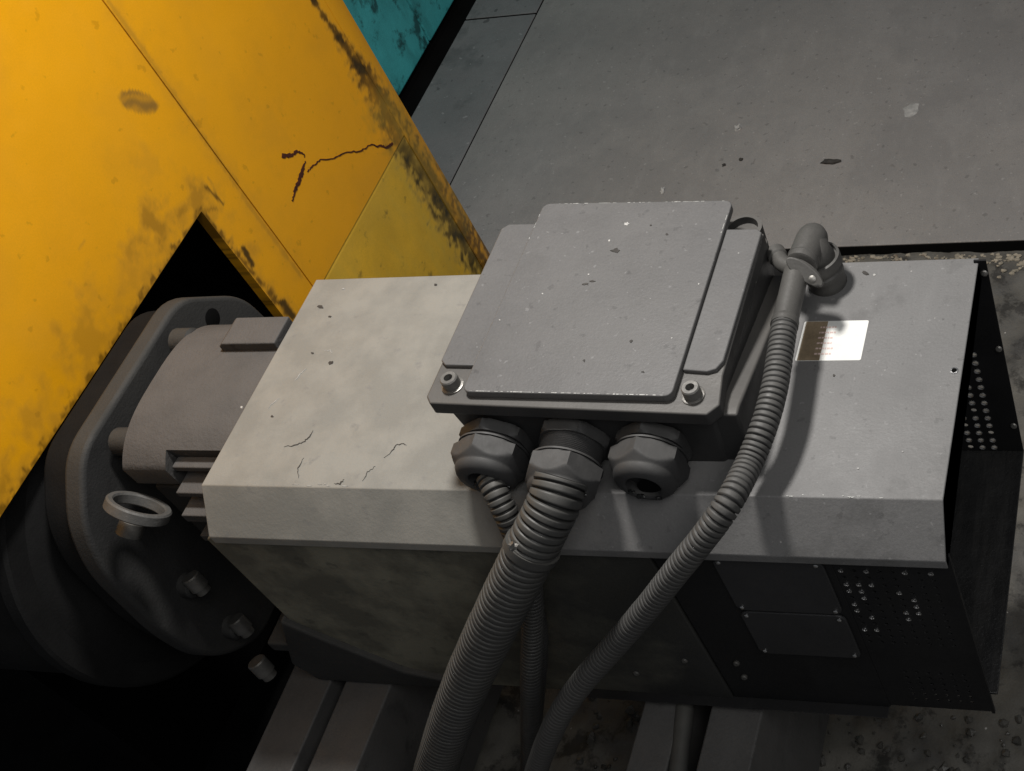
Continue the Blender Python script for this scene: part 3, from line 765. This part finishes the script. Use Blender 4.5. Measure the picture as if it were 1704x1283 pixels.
for k, (px, py, sx, sy, mm) in enumerate(((1025, 417, 9, 5, 'darkdebris'), (1014, 401, 2, 2, 'debris'), (1043, 373, 4.5, 3, 'debris'), (1110, 390, 2.5, 1.8, 'darkdebris'), (1083, 375, 2, 1.5, 'darkdebris'), (974, 473, 6, 2, 'darkdebris'), (986, 468, 5, 2, 'darkdebris'), (980, 457, 2, 1.2, 'debris'), (1050, 568, 3.5, 2.5, 'darkdebris'), (1070, 619, 3, 1.6, 'darkdebris'), (1163, 473, 1.5, 1.5, 'debris'), (903, 489, 1.6, 1.4, 'debris'), (1118, 563, 1.4, 1.2, 'debris'), (972, 600, 2.5, 3, 'darkdebris'), (832, 533, 1.4, 1.2, 'debris'))):
    rr = random.Random(k + 50); P = []
    for q in range(10):
        a = 2 * PI * q / 10; r = rr.uniform(.45, 1.15); L = at_lid(px + sx * r * math.cos(a), py + sy * r * math.sin(a)); P.append((L.x, L.y))
    bm = nb(); prism(bm, P, 2, .0036, .0046); obj('paint_chip', bm, M[mm], lp, smooth=False, local=True)
# bare edge along the plate's rims
bm = nb(); rr = random.Random(9)
def rimseg(bm, x0, y0, x1, y1, n, prob):
    for k in range(n):
        if rr.random() > prob: continue
        t0, t1 = k / n, (k + rr.uniform(.5, 1.3)) / n; w_ = rr.uniform(.0002, .0006)
        ax, ay, bx_, by_ = x0 + (x1 - x0) * t0, y0 + (y1 - y0) * t0, x0 + (x1 - x0) * min(1, t1), y0 + (y1 - y0) * min(1, t1)
        dx, dy = bx_ - ax, by_ - ay; l = math.hypot(dx, dy); nx, ny = -dy / l * w_, dx / l * w_
        prism(bm, [(ax + nx, ay + ny), (ax - nx, ay - ny), (bx_ - nx, by_ - ny), (bx_ + nx, by_ + ny)], 2, .0036, .00425)
rimseg(bm, -.126, -.1488, .110, -.1488, 60, .6)
rimseg(bm, -.126, .1585, .110, .1585, 60, .5)
rimseg(bm, -.1348, .07, -.1348, .15, 16, .3)
rimseg(bm, .1188, .148, .118, .10, 10, .4)
o_ = tag(obj('bare_rim', bm, M['wornedge'], lp, smooth=False, local=True), kind='stuff')
# socket head bolts
lb_ = None
for (x, y) in ((-.1575, -.1335), (.1405, -.140)):
    if lb_ is None:
        bm = nb()
        lathe(bm, (0, 0, 0), (0, 0, 1), [(0, .0105), (.012, .0105), (.0135, .0092), (.0135, .0052)], 28, caps=(True, False))
        lathe(bm, (0, 0, 0), (0, 0, 1), [(.0135, .0052), (.006, .0050)], 28, caps=(False, True), rf=lambda a, s, r: hexr(a, r * 1.08))
        lb_ = obj('lid_bolt', bm, M['bolt'], lid, local=True, loc=(x, y, -.0048))
        bm = nb(); lathe(bm, (0, 0, 0), (0, 0, 1), [(0, .0135), (.0018, .0135), (.0022, .0125)], 28); wsh = obj('washer', bm, M['steel'], lid, local=True, loc=(x, y, -.0066))
    else:
        again(lb_, lid, (x, y, -.0048), local=True); again(wsh, lid, (x, y, -.0066), local=True)
# round boss behind the right corner
bm = nb(); lathe(bm, (.128, .146, -.10), (0, 0, 1), [(0, .024), (.070, .024), (.070, .019), (.060, .018)], 36); obj('corner_boss', bm, M['box'], tb, local=True)
# cable glands, axis towards the viewer (-y)
def gland(cx, cz, nut0, nut1, vertex_top, open_r):
    Wy = .0475
    c = Vector((cx, Wy, cz)); ax = (0, -1, -.10)
    ph = 0 if vertex_top else PI / 6
    u, v, d = frame(ax)
    base_ph = PI / 2 if vertex_top else PI / 3 * 1.5 + PI / 6
    def hx(R, lim=None):
        return lambda a, s, r: min(hexr(a, R, base_ph), r)
    bm = nb(); lathe(bm, c, ax, [(0, .0415), (.002, .0445), (.012, .0445), (.015, .0405)], 72, rf=hx(.045))
    obj('lock_nut', bm, M['gland'], tb)
    L0, L1 = Wy - nut0, Wy - nut1
    def th(s, a, L): return 0
    prof = [(.014, .036)]; s = .016
    while s < L0 + .003:
        prof += [(s, .0368), (s + .0011, .0352)]; s += .0022
    bm = nb(); lathe(bm, c, ax, prof, 48); obj('gland_thread', bm, M['gland'], tb)
    bm = nb()
    W = L1 - L0
    lathe(bm, c, ax, [(L0, .0385), (L0 + .0008, .0425), (L0 + .0030, .0425)], 72, caps=(True, True))
    lathe(bm, c, ax, [(L0 + .003, .0395), (L0 + .004, .041), (L0 + .006, .047), (L1 - .0135, .0475)] + [(L1 - .012 + .0015 * q_, .0465 - .00115 * q_) for q_ in range(9)] + [(L1 + .0005, .0372)], 72, rf=hx(.0468))
    R0 = .0372
    lathe(bm, c, ax, [(L1 - .004, R0), (L1 + .003, R0), (L1 + .008, R0 - .0025), (L1 + .012, R0 - .007), (L1 + .0135, open_r + .003), (L1 + .012, open_r), (L1 - .012, open_r - .001)], 48, caps=(True, True))
    obj('gland_nut', bm, M['gland'], tb)
    return c, L1
g1 = gland(-.533, .045, .029, -.002, True, .019)
g2 = gland(-.4325, .046, .010, -.024, False, .024)
g3 = gland(-.334, .040, .030, -.002, True, .0205)
# torn black grease at the mouths
for k, (px, py, r, yy) in enumerate(((800, 805, .008, -.012), (812, 812, .010, -.014), (826, 818, .008, -.014), (838, 808, .007, -.012), (905, 803, .006, -.038), (920, 806, .006, -.038), (965, 822, .006, -.034), (1050, 818, .005, -.016), (1066, 826, .006, -.018), (1096, 829, .005, -.018))):
    p = at(px, py, 1, yy); bm = nb(); blob(bm, p, r * (.62 if k > 6 else .8), k, .3, (1.4, .8, .7), 3); obj('grease_blob', bm, M['grease'], tb)
p = at(1087, 812, 1, -.008)
bm = nb(); lathe(bm, p, (0, -1, -.10), [(0, .0185), (.0005, .0185)], 24); obj('gland_mouth', bm, M['hole'], tb)

# ================================================================== CONDUITS
big = thing('flexible_conduit', 'thick corrugated conduit running down from the middle gland', 'conduit', (-.62, -.2, GZ), 'corrugated conduits at the motor')
Pb = [at(935, 795, 1, -.022), at(921, 838, 1, -.048), at(896, 890, 1, -.073), at(868, 945, 1, -.092), at(833, 1015, 1, -.112), at(797, 1090, 1, -.130), at(763, 1170, 1, -.148), at(735, 1250, 1, -.165), at(712, 1330, 1, -.18), at(694, 1420, 1, -.19)]
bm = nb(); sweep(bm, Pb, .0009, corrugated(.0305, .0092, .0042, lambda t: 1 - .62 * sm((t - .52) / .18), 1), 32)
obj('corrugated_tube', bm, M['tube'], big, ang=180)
# split collar where the sheath steps
pts, L = catmull(Pb, .002)
i0 = min(range(len(pts)), key=lambda i: abs(pix(pts[i])[1] - 905))
bm = nb(); sweep(bm, [pts[i0], pts[i0 + 2], pts[i0 + 5]], .001, lambda s, a, L: .0325 + .001 * math.sin(a * 3), 36)
obj('sheath_step', bm, M['tube'], big)
bm = nb(); q = at(853, 908, 1, -.115); blob(bm, q, .005, 3, .4); obj('sheath_clip', bm, M['steel'], big)

thin = thing('flexible_conduit', 'thin ribbed conduit from the left gland passing behind the thick one', 'conduit', (-.62, -.1, GZ), 'corrugated conduits at the motor')
Pt = [at(812, 790, 1, -.006), at(828, 826, 1, -.028), at(850, 872, 1, -.045), at(872, 925, 1, -.054), at(884, 985, 1, -.058), at(886, 1050, 1, -.066), at(884, 1120, 1, -.080), at(884, 1200, 1, -.095), at(882, 1300, 1, -.115), at(880, 1380, 1, -.13)]
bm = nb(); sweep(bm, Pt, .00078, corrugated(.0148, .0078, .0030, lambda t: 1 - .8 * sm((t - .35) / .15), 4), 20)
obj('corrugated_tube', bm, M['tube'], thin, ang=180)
thin2 = thing('flexible_conduit', 'short thin sheathed conduit hugging the right of the thick conduit', 'conduit', (-.6, -.07, GZ), 'corrugated conduits at the motor')
Pu = [at(868, 955, 1, -.045), at(886, 1000, 1, -.046), at(897, 1050, 1, -.052), at(896, 1110, 1, -.062), at(890, 1190, 1, -.080), at(880, 1300, 1, -.10)]
bm = nb(); sweep(bm, Pu, .0015, corrugated(.0115, .0060, .0012, None, 7), 22)
obj('corrugated_tube', bm, M['tube'], thin2, ang=180)

rc = thing('plug_conduit', 'corrugated conduit with right angle plug crossing the cover right of the box', 'conduit', (-.17, .3, 0), 'corrugated conduits at the motor')
# plug: base on the cover
cb = at(1378, 470, 2, 0)
AXC = Vector((-.10, .04, 1)).normalized()
bm = nb()
lathe(bm, cb - AXC * .004, AXC, [(0, .0245), (.010, .0245), (.012, .0235), (.018, .0235), (.020, .0262), (.026, .0262), (.028, .024), (.032, .024), (.034, .024), (.035, .0285), (.045, .0290), (.048, .0285), (.049, .0255), (.045, .0245)], 48)
obj('coupling_ring', bm, M['conn'], rc)
P0 = at(1350, 402, 2, .060); P1 = at(1334, 440, 2, .062)
ax_ = (P1 - P0)
bm = nb(); q0 = cb + AXC * .036
sweep(bm, [q0, q0 + AXC * .016, q0.lerp(P0, .75) + Vector((0, 0, .006))], .0015, lambda s, a, L: .0235 - .004 * s / L, 30)
obj('elbow_neck', bm, M['conn'], rc)
bm = nb(); u_ = ax_.normalized(); Lc = ax_.length
lathe(bm, P0 - u_ * .006, ax_, [(-.0195, .002), (-.0185, .007), (-.015, .0125), (-.009, .0170), (-.002, .0195), (.004, .0203), (Lc, .0200), (Lc + .006, .0195), (Lc + .008, .0165)], 36)
obj('elbow_shell', bm, M['conn'], rc)
for k in range(3):
    bm = nb(); lathe(bm, P0 + u_ * (.006 + .012 * k), ax_, [(0, .0200), (.0008, .0207), (.0022, .0207), (.003, .0200)], 36, caps=(False, False)); obj('shell_seam', bm, M['conn'], rc) if k == 2 else bm.free()
def smooth_tube(name, P, r, m, parent, n=28):
    bm = nb(); sweep(bm, P, .002, lambda s, a, L: r(s / L), n); return obj(name, bm, m, parent)
C0 = at(1338, 425, 2, .095); C1 = at(1331, 455, 2, .088)
D = [at(1326, 450, 2, .068), at(1319, 480, 2, .067), at(1311, 515, 2, .066), at(1305, 543, 2, .066)]
smooth_tube('sleeve', D, lambda t: .0155 + (.0012 if t > .9 else 0), M['conn'], rc)
# clamp: two oval plates with screws, plus side lug to the left
ca, cb2 = at(1318, 436, 2, .084), at(1359, 470, 2, .074)
mid = (ca + cb2) / 2; ux = (cb2 - ca).normalized(); nrm = (Vector(CP) - mid).normalized(); nrm = (nrm * .6 + Vector((0, -.5, .5))).normalized()
vy = nrm.cross(ux).normalized(); ux = vy.cross(nrm)
def oval(bm, c, a, b, th):
    A = []; Bq = []
    for k in range(32):
        an = 2 * PI * k / 32; p = c + ux * a * math.cos(an) + vy * b * math.copysign(abs(math.sin(an)) ** 1.0, math.sin(an))
        A.append(bm.verts.new(p)); Bq.append(bm.verts.new(p - nrm * th))
    bm.faces.new(A); bm.faces.new(Bq[::-1])
    for k in range(32): bm.faces.new((A[k], Bq[k], Bq[(k + 1) % 32], A[(k + 1) % 32]))
bm = nb(); oval(bm, mid, .027, .0098, .007); obj('clamp_plate', bm, M['conn'], rc, bevel=.0015)
bm = nb(); oval(bm, mid - nrm * .008, .024, .0105, .005); obj('clamp_plate', bm, M['conn'], rc, bevel=.0015)
for p in (ca + ux * .006, cb2 - ux * .006):
    bm = nb(); lathe(bm, p, nrm, [(0, .0048), (.003, .0048), (.0038, .0035)], 18); obj('clamp_screw', bm, M['steel'], rc)
smooth_tube('side_lug', [at(1290, 420, 2, .066), at(1302, 438, 2, .068), at(1318, 446, 2, .070)], lambda t: .0105 + .002 * (t < .3), M['conn'], rc)
# corrugated run
Pc = [at(1306, 538, 2, .066), at(1298, 590, 2, .065), at(1288, 650, 2, .062), at(1271, 710, 2, .056), at(1247, 770, 2, .048), at(1213, 835, 1, -.045), at(1176, 888, 1, -.072), at(1130, 945, 1, -.088), at(1078, 1010, 1, -.10), at(1022, 1075, 1, -.115), at(975, 1128, 1, -.13), at(937, 1180, 1, -.145), at(908, 1240, 1, -.16), at(885, 1310, 1, -.175), at(872, 1390, 1, -.19)]
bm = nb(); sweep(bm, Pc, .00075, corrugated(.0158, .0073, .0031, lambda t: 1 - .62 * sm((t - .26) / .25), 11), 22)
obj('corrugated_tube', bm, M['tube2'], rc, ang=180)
print('px of conduit', [tuple(round(v) for v in pix(p)) for p in Pc[:2]])

# ================================================================== RAILS AND BITS IN FRONT
def rail(x0, x1, y0, y1, z, label, h=.37):
    bm = nb(); bx(bm, (x0, y0, z - h), (x1, y1, z)); o = obj('steel_rail', bm, M['rail'], bevel=.003)
    return tag(o, label, 'rail', 'steel rails under the motor')
RT = -.451
def rpx(a, b, label):
    xa, xb = at(a, 1283, 2, RT).x, at(b, 1283, 2, RT).x
    rail(xa, xb, -.75, .12, RT, label, .3)
rpx(408, 485, 'leftmost steel rail running out from under the motor foot')
rpx(510, 592, 'second steel rail from the left, beside a narrow slot')
rpx(1040, 1108, 'narrow steel rail under the motor, left of the grey pipe')
rpx(1157, 1247, 'wide steel rail at the right, next to the rubble')
pp = [at(1141, 1165, 2, -.46), at(1136, 1215, 2, -.46), at(1131, 1260, 2, -.46), at(1125, 1320, 2, -.46)]
bm = nb(); sweep(bm, pp, .006, lambda s, a, L: .0135 + .0006 * math.sin(s * 60), 20)
tag(obj('pipe', bm, M['tube'], ang=60), 'dull grey pipe lying between two steel rails', 'pipe')
# rubble on the ground, bottom right
rr = random.Random(12)
bm = nb()
for k in range(900):
    x = rr.uniform(-.75, .30); y = rr.uniform(-.30, .12)
    if rr.random() < .15: x = rr.uniform(.03, .3); y = rr.uniform(.0, .9)
    r = rr.choice((.002, .003, .004, .006, .008)); blob(bm, (x, y, ground_h(x, y) + r * .3), r, k, .4, sub=1)
tag(obj('rubble', bm, M['oilrubble'], smooth=False), 'crumbs of concrete and oily grit on the ground', kind='stuff')
bm = nb()
for k in range(520):
    x = rr.uniform(-.55, .5); y = FY - .008 - abs(rr.gauss(0, .035))
    r = rr.choice((.002, .003, .004, .005)); blob(bm, (x, y, ground_h(x, y) + r * .3), r, k, .45, (1.3, 1, .7), sub=1)
tag(obj('crumbs', bm, M['crumb'], smooth=False), 'pale crumbs of concrete and paint along the floor plate edge', kind='stuff')
# bits on the floor plate
def bit(name, label, cat, px, py, r, sc, m, seed, z=PZ):
    p = at(px, py, 2, z); bm = nb(); blob(bm, p + Vector((0, 0, r * sc[2] * .4)), r, seed, .45, sc); return tag(obj(name, bm, m), label, cat)
bit('metal_chip', 'dark curled metal chip lying on the grey floor plate', 'chip', 1383, 270, .017, (1.3, .5, .35), M['darkdebris'], 2)
bm = nb(); p = at(1366, 264, 2, PZ)
bit('bolt_head', 'small bright bolt head on the floor plate above the terminal box', 'bolt', 1228, 214, .009, (1, 1, .8), M['debris'], 5)
bit('pale_flake', 'flat pale paint flake on the floor plate at the right', 'flake', 1517, 184, .016, (1, 1.2, .03), M['debris'], 16)
bit('small_flake', 'tiny pale flake on the floor plate behind the terminal box', 'flake', 1103, 318, .008, (.7, 1.4, .5), M['debris'], 8)
bit('grit_lump', 'dark grit lump on the floor plate, left of its pair', 'grit', 1205, 275, .005, (1, 1, .5), M['darkdebris'], 9)
bit('grit_lump', 'dark grit lump on the floor plate, nearest the bright bolt head', 'grit', 1233, 266, .005, (1, 1, .5), M['darkdebris'], 10)
# dark gearbox drum behind and below the flange
gb = thing('gearbox', 'black oily gearbox drum in the dark below the yellow guard', 'gearbox', (-1.45, .1, -.9))
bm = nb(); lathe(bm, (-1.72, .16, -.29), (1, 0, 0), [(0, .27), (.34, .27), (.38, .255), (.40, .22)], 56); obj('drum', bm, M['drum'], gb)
bm = nb(); lathe(bm, (-1.36, .16, -.29), (1, 0, 0), [(0, .285), (.02, .285), (.024, .28)], 56); obj('drum_rim', bm, M['drum'], gb)
